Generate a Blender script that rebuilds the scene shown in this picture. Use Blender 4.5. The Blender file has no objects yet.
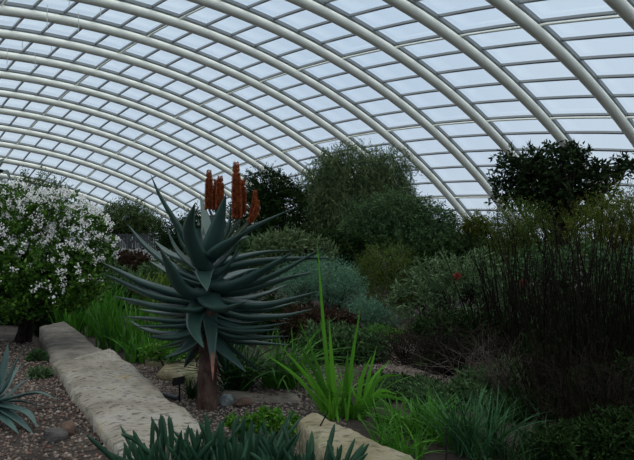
import bpy, math
import numpy as np
from mathutils import Vector

SC = bpy.context.scene
COL = SC.collection
rng = np.random.default_rng(11)
F = 689.8                      # focal length in pixels of a 634 wide frame
PIT = 0.011
EYE = 1.6
HY = 230 + F*math.tan(PIT)     # horizon row


def A(*v):
    return np.array(v, dtype=float)


def ray(px, py):
    x = (px-317)/F
    z = -(py-230)/F
    c, s = math.cos(PIT), math.sin(PIT)
    return A(x, c-s*z, s+c*z)


def at(px, py, d):
    r = ray(px, py)
    return A(0, 0, EYE)+r*(d/r[1])


def gz(x, y):
    """ground height"""
    x = np.asarray(x, float); y = np.asarray(y, float)
    e = -1.135-(y-4.08)*0.524+0.32          # the bed left of the kerb lies higher
    b = np.clip((e-x)/0.3, 0, 1)*np.clip((y-1.5)/1.5, 0, 1)*np.clip((16-y)/4, 0, 1)
    return 0.02*np.sin(x*1.3+0.7)*np.sin(y*0.9) + 0.012*np.sin(x*3.1+y*2.3)+0.21*b*b*(3-2*b)


def foot(px, d):
    x = (px-317)/F*d
    return A(x, d, float(gz(x, d)))


# ------------------------------------------------------------------ materials
def mat(name):
    m = bpy.data.materials.new(name)
    m.use_nodes = True
    nt = m.node_tree
    b = nt.nodes['Principled BSDF']
    return m, nt, b


def ramp(nt, stops):
    r = nt.nodes.new('ShaderNodeValToRGB')
    e = r.color_ramp.elements
    while len(e) > 1:
        e.remove(e[-1])
    e[0].position = stops[0][0]; e[0].color = (*stops[0][1], 1)
    for p, c in stops[1:]:
        k = e.new(p); k.color = (*c, 1)
    return r


def leaf_mat(name, cols, rough=0.5, trans=0.25, spec=None):
    if spec is None:
        spec = 0.03 if max(cols[0]) < 0.0145 else 0.12
    """leaf colours vary from leaf to leaf"""
    m, nt, b = mat(name)
    g = nt.nodes.new('ShaderNodeNewGeometry')
    n = len(cols)
    r = ramp(nt, [(i/(n-1) if n > 1 else 0, c) for i, c in enumerate(cols)])
    nt.links.new(g.outputs['Random Per Island'], r.inputs[0])
    nt.links.new(r.outputs[0], b.inputs['Base Color'])
    b.inputs['Roughness'].default_value = rough
    b.inputs['Specular IOR Level'].default_value = spec
    if trans > 0:
        t = nt.nodes.new('ShaderNodeBsdfTranslucent')
        nt.links.new(r.outputs[0], t.inputs['Color'])
        mx = nt.nodes.new('ShaderNodeMixShader'); mx.inputs[0].default_value = trans
        nt.links.new(b.outputs[0], mx.inputs[1]); nt.links.new(t.outputs[0], mx.inputs[2])
        nt.links.new(mx.outputs[0], nt.nodes['Material Output'].inputs[0])
    return m


def noise_mat(name, stops, scale, rough=0.8, detail=6, bump=0.0, bscale=None, coords='Object', spec=0.3, stretch=None):
    m, nt, b = mat(name)
    tc = nt.nodes.new('ShaderNodeTexCoord')
    src = tc.outputs[coords]
    if stretch:
        mp = nt.nodes.new('ShaderNodeMapping'); mp.inputs['Scale'].default_value = stretch
        nt.links.new(src, mp.inputs[0]); src = mp.outputs[0]
    n = nt.nodes.new('ShaderNodeTexNoise')
    n.inputs['Scale'].default_value = scale; n.inputs['Detail'].default_value = detail
    nt.links.new(src, n.inputs['Vector'])
    r = ramp(nt, stops)
    nt.links.new(n.outputs['Fac'], r.inputs[0]); nt.links.new(r.outputs[0], b.inputs['Base Color'])
    b.inputs['Roughness'].default_value = rough
    b.inputs['Specular IOR Level'].default_value = spec
    if bump:
        n2 = nt.nodes.new('ShaderNodeTexNoise'); n2.inputs['Scale'].default_value = bscale or scale*3
        n2.inputs['Detail'].default_value = 8
        nt.links.new(src, n2.inputs['Vector'])
        bp = nt.nodes.new('ShaderNodeBump'); bp.inputs['Strength'].default_value = bump
        bp.inputs['Distance'].default_value = 0.03
        nt.links.new(n2.outputs['Fac'], bp.inputs['Height']); nt.links.new(bp.outputs[0], b.inputs['Normal'])
    return m


def plain(name, c, rough=0.5, metal=0.0, spec=0.5):
    m, nt, b = mat(name)
    b.inputs['Base Color'].default_value = (*c, 1)
    b.inputs['Roughness'].default_value = rough
    b.inputs['Metallic'].default_value = metal
    b.inputs['Specular IOR Level'].default_value = spec
    return m


M = {}
M['arch'] = noise_mat('cream_painted_steel', [(0.3, (0.84, 0.86, 0.77)), (0.7, (0.90, 0.92, 0.84))], 0.6, rough=0.42)
M['bar'] = plain('grey_aluminium', (0.17, 0.195, 0.21), 0.4)
M['rail'] = plain('grey_glazing_rail', (0.27, 0.30, 0.32), 0.4)
M['concrete'] = noise_mat('concrete', [(0.3, (0.30, 0.31, 0.30)), (0.7, (0.45, 0.46, 0.44))], 2.0, bump=0.2)


def stone_mat(name, stops, pit, pcol):
    m = noise_mat(name, stops, 2.6, rough=0.9, bump=0.7, bscale=26)
    nt = m.node_tree; b = nt.nodes['Principled BSDF']
    col = b.inputs['Base Color'].links[0].from_socket
    tc = nt.nodes.new('ShaderNodeTexCoord')
    mp = nt.nodes.new('ShaderNodeMapping'); mp.inputs['Scale'].default_value = (1.0, 1.6, 1.0); mp.inputs['Rotation'].default_value = (0, 0, 0.5)
    nt.links.new(tc.outputs['Object'], mp.inputs[0])
    n = nt.nodes.new('ShaderNodeTexNoise'); n.inputs['Scale'].default_value = pit; n.inputs['Detail'].default_value = 5; n.inputs['Roughness'].default_value = .62
    nt.links.new(mp.outputs[0], n.inputs['Vector'])
    r = ramp(nt, [(0.0, (0, 0, 0)), (0.52, (0, 0, 0)), (0.64, (1, 1, 1))])
    nt.links.new(n.outputs['Fac'], r.inputs[0])
    x = nt.nodes.new('ShaderNodeMix'); x.data_type = 'RGBA'
    x.inputs[7].default_value = (*pcol, 1)
    nt.links.new(r.outputs[0], x.inputs[0]); nt.links.new(col, x.inputs[6]); nt.links.new(x.outputs[2], b.inputs['Base Color'])
    return m


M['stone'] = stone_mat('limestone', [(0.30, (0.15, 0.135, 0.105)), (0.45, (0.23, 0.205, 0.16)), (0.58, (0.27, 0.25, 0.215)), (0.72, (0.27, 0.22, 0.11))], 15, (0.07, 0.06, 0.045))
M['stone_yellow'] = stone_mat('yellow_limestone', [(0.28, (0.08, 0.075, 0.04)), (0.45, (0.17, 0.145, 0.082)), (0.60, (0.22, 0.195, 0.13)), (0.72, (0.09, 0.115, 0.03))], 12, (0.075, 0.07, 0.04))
M['stone_grey'] = noise_mat('grey_and_shaded_stone', [(0.3, (0.06, 0.052, 0.042)), (0.5, (0.13, 0.115, 0.095)), (0.7, (0.19, 0.165, 0.135))], 5.0, rough=0.9, bump=0.6, bscale=30)  # grey brown slab stone, also kerb limestone darkened for shade
M['rock_grey'] = noise_mat('grey_rock', [(0.3, (0.03, 0.028, 0.026)), (0.7, (0.09, 0.08, 0.072))], 9.0, rough=0.85, bump=0.5)
M['rock_brown'] = noise_mat('brown_rock', [(0.3, (0.05, 0.03, 0.022)), (0.7, (0.13, 0.08, 0.056))], 9.0, rough=0.85, bump=0.5)
M['rock_blue'] = noise_mat('blue_grey_slate', [(0.3, (0.10, 0.12, 0.12)), (0.7, (0.20, 0.23, 0.23))], 9.0, rough=0.7, bump=0.3)
M['soil'] = noise_mat('soil', [(0.3, (0.014, 0.011, 0.009)), (0.55, (0.035, 0.027, 0.021)), (0.7, (0.065, 0.052, 0.042))], 2.6, rough=0.95, bump=1.0, bscale=30, detail=10)
M['lawn'] = noise_mat('lawn', [(0.3, (0.03, 0.06, 0.02)), (0.7, (0.06, 0.1, 0.035))], 2.0, rough=0.95)
M['pebble'] = leaf_mat('gravel_pebbles', [(0.022, 0.016, 0.014), (0.10, 0.07, 0.052), (0.05, 0.042, 0.036), (0.17, 0.125, 0.10), (0.10, 0.05, 0.037), (0.27, 0.225, 0.185), (0.035, 0.03, 0.028)], 0.8, 0)
M['pebble_pale'] = leaf_mat('pale_gravel', [(0.10, 0.08, 0.066), (0.19, 0.155, 0.13), (0.14, 0.11, 0.092), (0.27, 0.235, 0.20)], 0.8, 0)
M['aloe'] = noise_mat('aloe_leaf', [(0.3, (0.016, 0.042, 0.033)), (0.7, (0.032, 0.070, 0.056))], 3.0, rough=0.42, spec=0.4)
M['aloe_dry'] = noise_mat('dry_leaf', [(0.3, (0.10, 0.045, 0.03)), (0.7, (0.22, 0.09, 0.055))], 12.0, rough=0.8)
M['trunk'] = noise_mat('aloe_trunk', [(0.3, (0.022, 0.012, 0.009)), (0.55, (0.075, 0.042, 0.031)), (0.75, (0.14, 0.088, 0.064))], 14.0, rough=0.9, bump=0.9, bscale=30, stretch=(1, 1, .35))
M['raceme'] = leaf_mat('aloe_flowers', [(0.05, 0.010, 0.006), (0.30, 0.07, 0.02), (0.13, 0.024, 0.012), (0.40, 0.13, 0.035)], 0.55, 0.1)
M['peduncle'] = plain('flower_stalk_green', (0.04, 0.055, 0.03), 0.6)
M['agave'] = noise_mat('blue_green_leaf', [(0.3, (0.022, 0.052, 0.045)), (0.7, (0.05, 0.095, 0.083))], 4.0, rough=0.4)
M['bark'] = noise_mat('dark_bark', spec=0.05, stops=[(0.3, (0.009, 0.007, 0.0055)), (0.7, (0.032, 0.025, 0.02))], scale=10.0, rough=0.9, bump=0.5)
M['bark_grey'] = noise_mat('grey_bark', [(0.3, (0.07, 0.06, 0.05)), (0.7, (0.22, 0.19, 0.16))], 10.0, rough=0.9, bump=0.5)
M['twig_red'] = leaf_mat('red_brown_twigs', [(0.04, 0.018, 0.014), (0.075, 0.033, 0.025), (0.05, 0.026, 0.02)], 0.8, 0)
M['petal'] = leaf_mat('white_petals', [(0.80, 0.80, 0.76), (0.86, 0.86, 0.82), (0.84, 0.78, 0.78)], 0.6, 0.3)
M['bushleaf'] = leaf_mat('bush_leaves', [(0.015, 0.045, 0.006), (0.05, 0.13, 0.014), (0.025, 0.07, 0.009), (0.12, 0.24, 0.03)], 0.4, 0.3)
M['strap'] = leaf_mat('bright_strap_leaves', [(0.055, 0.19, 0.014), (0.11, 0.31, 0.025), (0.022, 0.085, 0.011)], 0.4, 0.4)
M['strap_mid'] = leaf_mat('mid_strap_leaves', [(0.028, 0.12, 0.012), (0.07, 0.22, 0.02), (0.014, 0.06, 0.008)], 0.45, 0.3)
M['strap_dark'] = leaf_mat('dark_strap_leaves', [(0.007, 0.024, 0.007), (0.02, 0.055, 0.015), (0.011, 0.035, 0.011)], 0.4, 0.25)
M['strap_grey'] = leaf_mat('grey_green_grass', [(0.018, 0.065, 0.022), (0.045, 0.125, 0.047), (0.012, 0.04, 0.013)], 0.45, 0.25)
M['strap_yellow'] = leaf_mat('yellow_green_grass', [(0.05, 0.12, 0.012), (0.13, 0.19, 0.02), (0.03, 0.085, 0.01)], 0.5, 0.3)
M['senecio'] = leaf_mat('chalk_stick_leaves', [(0.009, 0.032, 0.017), (0.022, 0.06, 0.032), (0.014, 0.043, 0.022)], 0.45, 0)
M['silver'] = leaf_mat('silver_leaves', [(0.05, 0.13, 0.075), (0.14, 0.27, 0.17), (0.08, 0.18, 0.11)], 0.6, 0.25)
M['olive'] = leaf_mat('olive_leaves', [(0.032, 0.056, 0.009), (0.10, 0.145, 0.026), (0.024, 0.048, 0.009)], 0.6, 0.25)
M['protea'] = leaf_mat('grey_green_leaves', [(0.026, 0.055, 0.018), (0.10, 0.165, 0.07), (0.045, 0.09, 0.032), (0.19, 0.27, 0.14)], 0.5, 0.25)
M['feather'] = leaf_mat('feathery_leaves', [(0.026, 0.048, 0.018), (0.125, 0.175, 0.075), (0.05, 0.085, 0.034)], 0.65, 0.25)  # lighter tones raised to put distance haze into the colour
M['far'] = leaf_mat('haze_tinted_far_leaves', [(0.030, 0.060, 0.018), (0.085, 0.13, 0.045), (0.045, 0.08, 0.026)], 0.6, 0.3)  # distant foliage, aerial haze put into the leaf colour
M['deep'] = leaf_mat('deep_green_leaves', [(0.013, 0.034, 0.011), (0.075, 0.14, 0.052), (0.028, 0.066, 0.022)], 0.55, 0.2)  # brightest tone lifted for the haze on the trees
M['dark'] = leaf_mat('dark_and_shaded_leaves', [(0.006, 0.014, 0.004), (0.022, 0.045, 0.012), (0.010, 0.023, 0.006)], 0.5, 0.15)  # dark foliage, and shrubs with deep shade put into the leaf colour
M['treeleaf'] = leaf_mat('glossy_dark_leaves', [(0.006, 0.013, 0.005), (0.014, 0.027, 0.009), (0.026, 0.046, 0.015)], 0.45, 0.15)
M['yellowish'] = leaf_mat('yellow_green_leaves', [(0.035, 0.055, 0.006), (0.11, 0.14, 0.018), (0.03, 0.045, 0.006)], 0.6, 0.25)
M['redbush'] = leaf_mat('red_brown_leaves', [(0.025, 0.014, 0.009), (0.05, 0.026, 0.016), (0.02, 0.022, 0.008)], 0.7, 0.2)
M['restio'] = leaf_mat('dark_reed_stems', [(0.004, 0.0038, 0.003), (0.009, 0.008, 0.005), (0.006, 0.005, 0.004), (0.022, 0.018, 0.012)], 0.7, 0)
M['restio_tip'] = leaf_mat('reed_bracts', [(0.007, 0.006, 0.004), (0.016, 0.013, 0.007), (0.009, 0.011, 0.005)], 0.7, 0.1)
M['dry'] = leaf_mat('dry_twigs', [(0.03, 0.024, 0.019), (0.07, 0.057, 0.044), (0.12, 0.10, 0.083)], 0.85, 0)
M['weed'] = leaf_mat('weed_leaves', [(0.025, 0.10, 0.011), (0.06, 0.18, 0.02), (0.11, 0.23, 0.02)], 0.5, 0.3)
M['red_flower'] = leaf_mat('red_brown_flower', [(0.16, 0.03, 0.02), (0.26, 0.06, 0.04)], 0.6, 0.1)
M['black'] = plain('black_plastic', (0.006, 0.006, 0.006), 0.8, 0.0, 0.1)
M['pipe'] = plain('dark_blue_grey_pipe', (0.03, 0.036, 0.042), 0.6)
M['fence'] = plain('dark_grey_fence', (0.035, 0.04, 0.042), 0.6)
M['rod'] = plain('thin_white_rod', (0.6, 0.63, 0.62), 0.4)


def glass_mat():
    m = bpy.data.materials.new('roof_glass'); m.use_nodes = True
    nt = m.node_tree; nt.nodes.clear()
    o = nt.nodes.new('ShaderNodeOutputMaterial')
    t = nt.nodes.new('ShaderNodeBsdfTransparent'); t.inputs[0].default_value = (0.93, 0.965, 0.97, 1)
    g = nt.nodes.new('ShaderNodeBsdfGlossy'); g.inputs['Roughness'].default_value = 0.05
    f = nt.nodes.new('ShaderNodeFresnel'); f.inputs[0].default_value = 1.35
    x = nt.nodes.new('ShaderNodeMixShader')
    nt.links.new(f.outputs[0], x.inputs[0]); nt.links.new(t.outputs[0], x.inputs[1]); nt.links.new(g.outputs[0], x.inputs[2])
    nt.links.new(x.outputs[0], o.inputs[0])
    return m


M['glass'] = glass_mat()


# ------------------------------------------------------------------ mesh builder
class MB:
    def __init__(self):
        self.V = []; self.F = []; self.n = 0

    def add(self, v, f):
        v = np.asarray(v, float).reshape(-1, 3); f = np.asarray(f, np.int64)
        if len(f) == 0:
            return
        self.V.append(v); self.F.append(f+self.n); self.n += len(v)

    def build(self, name, m, parent=None, smooth=True, loc=None):
        """link everything collected as ONE mesh object; vertices were given in world space"""
        V = np.concatenate(self.V)
        if parent is not None:
            org = world_loc(parent)
        else:
            org = A(*loc) if loc is not None else A(0, 0, 0)
        V = V-org
        me = bpy.data.meshes.new(name)
        me.vertices.add(len(V)); me.vertices.foreach_set('co', V.astype(np.float32).ravel())
        cnt = np.concatenate([np.full(len(f), f.shape[1]) for f in self.F])
        loops = np.concatenate([f.ravel() for f in self.F])
        me.loops.add(len(loops)); me.loops.foreach_set('vertex_index', loops.astype(np.int32))
        me.polygons.add(len(cnt))
        st = np.concatenate([[0], np.cumsum(cnt)[:-1]])
        me.polygons.foreach_set('loop_start', st.astype(np.int32))
        me.polygons.foreach_set('use_smooth', np.full(len(cnt), bool(smooth)))
        me.update(calc_edges=True)
        me.validate()
        me.materials.append(m)
        o = bpy.data.objects.new(name, me); COL.objects.link(o)
        if parent is not None:
            o.parent = parent
        elif loc is not None:
            o.location = loc
        return o


def world_loc(o):
    p = A(0, 0, 0)
    while o is not None:
        p = p+np.array(o.location); o = o.parent
    return p


def tag(o, label=None, cat=None, group=None, kind=None):
    if label: o['label'] = label
    if cat: o['category'] = cat
    if group: o['group'] = group
    if kind: o['kind'] = kind
    return o


def thing(name, label, cat, loc, group=None):
    o = bpy.data.objects.new(name, None); COL.objects.link(o)
    o.empty_display_size = 0.1
    o.location = loc
    return tag(o, label, cat, group)


def unit(v):
    return v/(np.linalg.norm(v, axis=-1, keepdims=True)+1e-12)


def tubes(mb, P, R, n=5, cap=False):
    """P (N,K,3) polylines, R (N,K) radii"""
    P = np.asarray(P, float); R = np.asarray(R, float)
    if P.ndim == 2:
        P = P[None]; R = R[None]
    N, K, _ = P.shape
    T = unit(np.gradient(P, axis=1))
    ref = np.zeros_like(T); ref[..., 0] = 1.0
    mean = unit(P[:, -1]-P[:, 0])
    bad = np.abs(mean[:, 0]) > 0.85
    ref[bad] = (0, 0, 1)
    S = unit(np.cross(T, ref)); B = np.cross(T, S)
    a = np.arange(n)*2*np.pi/n
    ring = P[:, :, None]+R[:, :, None, None]*(np.cos(a)[None, None, :, None]*S[:, :, None]+np.sin(a)[None, None, :, None]*B[:, :, None])
    v = ring.reshape(-1, 3)
    i = np.arange(N)[:, None, None]*K*n+np.arange(K-1)[None, :, None]*n
    j = np.arange(n)[None, None, :]; j2 = (j+1) % n
    f = np.stack([i+j, i+j2, i+n+j2, i+n+j], -1).reshape(-1, 4)
    mb.add(v, f)
    if cap:
        for q in range(N):
            b = mb.n
            mb.add(np.concatenate([ring[q, 0][::-1], ring[q, -1]]), np.array([list(range(n)), list(range(n, 2*n))]))


def leaves(mb, P, D, L, W, fold=0.18, up=None):
    """P base points, D directions, L lengths, W widths: one folded diamond leaf each"""
    N = len(P)
    D = unit(D)
    r = rng.normal(size=(N, 3)) if up is None else up+0.5*rng.normal(size=(N, 3))
    S = unit(np.cross(D, r)); Nn = np.cross(S, D)
    L = np.broadcast_to(L, (N,))[:, None]; W = np.broadcast_to(W, (N,))[:, None]
    mid = P+D*L*0.45
    v = np.stack([P, mid+S*W/2+Nn*W*fold, P+D*L-Nn*L*0.08, mid-S*W/2+Nn*W*fold], 1).reshape(-1, 3)
    b = np.arange(N)[:, None]*4
    mb.add(v, b+np.array([[0, 1, 2, 3]]))


def blades(mb, P, W, fold=0.25, twist=0.3, side=None):
    """strap leaves: P (N,K,3), W (N,K)"""
    N, K, _ = P.shape
    T = unit(np.gradient(P, axis=1))
    hor = np.cross(T[:, K//2], A(0, 0, 1))
    hn = np.linalg.norm(hor, axis=1)
    rnd = rng.normal(size=(N, 3)); rnd[:, 2] = 0
    hor = np.where(hn[:, None] < 0.25, rnd, hor)
    if side is not None:
        hor = np.broadcast_to(side, (N, 3))
    hor = unit(unit(hor)+twist*rng.normal(size=(N, 3)))[:, None]
    S = unit(hor-(hor*T).sum(-1, keepdims=True)*T); Nn = np.cross(S, T)
    W = W[..., None]
    v = np.stack([P+S*W/2, P-Nn*W*fold, P-S*W/2], 2).reshape(-1, 3)
    i = np.arange(N)[:, None, None]*K*3+np.arange(K-1)[None, :, None]*3
    j = np.arange(2)[None, None]
    f = np.stack([i+j, i+j+1, i+3+j+1, i+3+j], -1).reshape(-1, 4)
    mb.add(v, f)


def spline(pts, n):
    """Catmull-Rom through pts (m,3)"""
    p = np.asarray(pts, float)
    p = np.concatenate([[2*p[0]-p[1]], p, [2*p[-1]-p[-2]]])
    m = len(p)-3
    u = np.linspace(0, m, n); k = np.minimum(u.astype(int), m-1); t = (u-k)[:, None]
    a, b, c, d = p[k], p[k+1], p[k+2], p[k+3]
    return 0.5*((2*b)+(c-a)*t+(2*a-5*b+4*c-d)*t**2+(3*b-a-3*c+d)*t**3)


def box(mb, x0, x1, y0, y1, z0, z1):
    v = [(x, y, z) for z in (z0, z1) for y in (y0, y1) for x in (x0, x1)]
    f = [(0, 2, 3, 1), (4, 5, 7, 6), (0, 1, 5, 4), (1, 3, 7, 5), (3, 2, 6, 7), (2, 0, 4, 6)]
    mb.add(v, f)


# ------------------------------------------------------------------ the glasshouse roof: part of a torus
TX, TY, TH = -10.345, -35.2, 10.994
YAW = 0.646
RA, RB = 41.364, 138.614          # arch radius, long radius
PH0, T0, DT = -0.142, 0.294, 0.178
DPH = 4.0/RB
ZR = 1.35                          # top of the low perimeter wall
CY, SY = math.cos(YAW), math.sin(YAW)


def roof(th, ph, off=0.0):
    th = np.asarray(th, float); ph = np.asarray(ph, float)
    th, ph = np.broadcast_arrays(th, ph)
    rho = RB-RA*(1-np.cos(th))
    X = RA*np.sin(th)+off*np.sin(th)
    rr = rho+off*np.cos(th)
    Y = rr*np.sin(ph); Z = rr*np.cos(ph)-RB+TH
    dx, dy = X-TX, Y-TY
    return np.stack([CY*dx-SY*dy, SY*dx+CY*dy, Z+EYE], -1)


def thmax(ph):
    rho = (ZR-EYE+RB-TH)/np.cos(ph)
    c = 1-(RB-rho)/RA
    return np.where(rho >= RB, 0.0, np.arccos(np.clip(c, -1, 1)))


PHM = math.acos((ZR-EYE+RB-TH)/RB)
KMIN = math.ceil((-PHM-PH0)/DPH+0.05)
KMAX = math.floor((PHM-PH0)/DPH-0.05)
TUBE = 0.235
GOFF = 0.47                        # the glass lies this far outside the tube centres

ORD = ['first', 'second', 'third', 'fourth', 'fifth', 'sixth', 'seventh', 'eighth', 'ninth', 'tenth', 'eleventh', 'twelfth', 'thirteenth',
       'fourteenth', 'fifteenth', 'sixteenth', 'seventeenth', 'eighteenth', 'nineteenth', 'twentieth', 'twenty-first', 'twenty-second']
for k in range(max(KMIN, -3), KMAX+1):
    ph = PH0+k*DPH
    tm = float(thmax(ph))
    th = np.linspace(-tm, tm, 90)
    base = roof(tm, ph)
    if k == -1:
        lab = 'cream tubular steel roof arch cutting across the extreme top right corner'
    elif k < -1:
        lab = 'cream tubular steel roof arch ' + ('just outside the top right corner' if k == -2 else 'nearest of all, beyond the right side')
    else:
        lab = 'cream tubular steel roof arch, %s behind the one across the top right corner' % ORD[k]
    t = thing('roof_arch', lab, 'roof arch', tuple(base), 'cream steel arches carrying the glass roof')
    mb = MB(); tubes(mb, roof(th, ph), np.full(90, TUBE), 12, cap=True); mb.build('arch_tube', M['arch'], t)
    # glazing rail above the tube
    mb = MB()
    for w0, w1, o0, o1 in ((-0.13, 0.13, GOFF-0.17, GOFF-0.03),):
        a, b = w0/RB, w1/RB
        ring = np.stack([roof(th, ph+a, o0), roof(th, ph+b, o0), roof(th, ph+b, o1), roof(th, ph+a, o1)], 1)
        i = np.arange(89)[:, None]*4; j = np.arange(4)[None]
        mb.add(ring.reshape(-1, 3), np.stack([i+j, i+(j+1) % 4, i+4+(j+1) % 4, i+4+j], -1).reshape(-1, 4))
    mb.build('glazing_rail', M['rail'], t, smooth=False)
    # struts carrying the rail and the tie tubes running to the next arch
    jt = [T0+DT*j for j in range(-8, 6) if abs(T0+DT*j) < tm-0.03]
    for th_ in jt:
        if k < KMAX and k >= -2:
            ps = np.linspace(ph, ph+DPH, 6)
            if abs(th_) < float(thmax(ph+DPH)):
                mb = MB(); q = roof(th_, ps, 0.0); q2 = roof(th_, ps, GOFF-0.24)
                w = np.clip(np.abs(np.linspace(-1, 1, 6)), 0, 1)
                w = np.array([0.0, 1, 1, 1, 1, 1.0])
                path = q*(1-w[:, None])+q2*w[:, None]
                path = np.concatenate([path[:1], roof(th_, [ph+0.004*4/4.0], GOFF-0.24), path[1:]])
                tubes(mb, path, np.full(len(path), 0.05), 6); mb.build('tie_tube', M['arch'], t)

edges = [-PHM]+[PH0+k*DPH for k in range(KMIN, KMAX+1)]+[PHM]
for b in range(len(edges)-1):
    p0, p1 = edges[b], edges[b+1]
    kb = KMIN-1+b
    mb = MB()
    rows = np.array([T0+DT*j/5 for j in range(-34, 20)])
    m0, m1 = float(thmax(p0)) if b > 0 else 0.0, float(thmax(p1)) if b < len(edges)-2 else 0.0
    c0, c1 = np.clip(rows, -m0, m0), np.clip(rows, -m1, m1)
    V0, V1 = roof(c0, p0, GOFF), roof(c1, p1, GOFF)
    v = np.stack([V0, V1], 1).reshape(-1, 3); n = len(rows)
    f = [(2*i, 2*i+1, 2*i+3, 2*i+2) for i in range(n-1) if (c0[i+1]-c0[i])+(c1[i+1]-c1[i]) > 1e-4]
    mb.add(v, np.array(f))
    w = mb.build('window_%d' % (b+1), M['glass'], None, smooth=False, loc=tuple(roof(0, (p0+p1)/2, GOFF)))
    tag(w, kind='structure')
    if kb >= -4:
        for i in range(n):
            if abs(rows[i]) < max(m0, m1)-0.005:
                a0, a1 = (c0[i], c1[i])
                hw = 0.055
                o0, o1 = GOFF-0.13, GOFF-0.02
                pp = np.array([p0, (p0+p1)/2, p1])
                aa = np.array([a0, rows[i] if abs(rows[i]) < float(thmax(pp[1])) else (a0+a1)/2, a1])
                ring = np.stack([roof(aa-hw/RA, pp, o0), roof(aa+hw/RA, pp, o0), roof(aa+hw/RA, pp, o1), roof(aa-hw/RA, pp, o1)], 1)
                mb = MB(); ii = np.arange(2)[:, None]*4; j = np.arange(4)[None]
                mb.add(ring.reshape(-1, 3), np.stack([ii+j, ii+(j+1) % 4, ii+4+(j+1) % 4, ii+4+j], -1).reshape(-1, 4))
                mb.build('glazing_bar', M['bar'], w, smooth=False)

# low perimeter wall carrying the arches
phs = np.linspace(-PHM+1e-4, PHM-1e-4, 160)
tms = thmax(phs)
loop = np.concatenate([np.stack([tms, phs], 1), np.stack([-tms[::-1], phs[::-1]], 1)])
prof = [(0.45, -0.4), (0.45, ZR), (-0.35, ZR), (-0.35, -0.4)]
cen = roof(0, 0)[:2]
P = roof(loop[:, 0], loop[:, 1]); out = unit(P[:, :2]-cen)
ring = np.stack([np.concatenate([P[:, :2]+out*o, np.full((len(P), 1), z)], 1) for o, z in prof], 1)
n = len(P); i = np.arange(n)[:, None]*4; i2 = ((np.arange(n)+1) % n)[:, None]*4; j = np.arange(4)[None]
mb = MB(); mb.add(ring.reshape(-1, 3), np.stack([i+j, i2+j, i2+(j+1) % 4, i+(j+1) % 4], -1).reshape(-1, 4))
tag(mb.build('wall_perimeter', M['concrete'], smooth=False), kind='structure')
rim = P[:, :2]

# ------------------------------------------------------------------ floor
xs = np.concatenate([np.linspace(-60, -6, 40), np.linspace(-5.8, 5.8, 90), np.linspace(6, 75, 50)])
ys = np.concatenate([np.linspace(-15, 2.4, 14), np.linspace(2.5, 16, 110), np.linspace(16.3, 95, 60)])
Xg, Yg = np.meshgrid(xs, ys)
Zg = gz(Xg, Yg)
nx, ny = len(xs), len(ys)
mb = MB(); ii, jj = np.meshgrid(np.arange(nx-1), np.arange(ny-1)); q = (jj*nx+ii).ravel()
mb.add(np.stack([Xg, Yg, Zg], -1).reshape(-1, 3), np.stack([q, q+1, q+nx+1, q+nx], 1))
tag(mb.build('floor', M['soil']), kind='structure')


def pebbles(name, label, pts, smin, smax, m):
    N = len(pts)
    o = np.array([(1, 0, 0), (0, 1, 0), (-1, 0, 0), (0, -1, 0), (0, 0, 1), (0, 0, -1)], float)
    f = np.array([(0, 1, 4), (1, 2, 4), (2, 3, 4), (3, 0, 4), (1, 0, 5), (2, 1, 5), (3, 2, 5), (0, 3, 5)])
    s = rng.uniform(smin, smax, (N, 1, 1))
    a = rng.uniform(0, 2*np.pi, N); c, sn = np.cos(a), np.sin(a)
    v = np.broadcast_to(o, (N, 6, 3))*s*rng.uniform(0.6, 1.25, (N, 6, 1))*A(1, 0.8, 0.6)
    v = np.stack([v[..., 0]*c[:, None]-v[..., 1]*sn[:, None], v[..., 0]*sn[:, None]+v[..., 1]*c[:, None], v[..., 2]], -1)
    p = np.column_stack([pts, gz(pts[:, 0], pts[:, 1])+smin*0.3])
    mb = MB(); mb.add((v+p[:, None]).reshape(-1, 3), (np.arange(N)[:, None, None]*6+f[None]).reshape(-1, 3))
    return tag(mb.build(name, m, smooth=True), label, 'gravel', kind='stuff')


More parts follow.
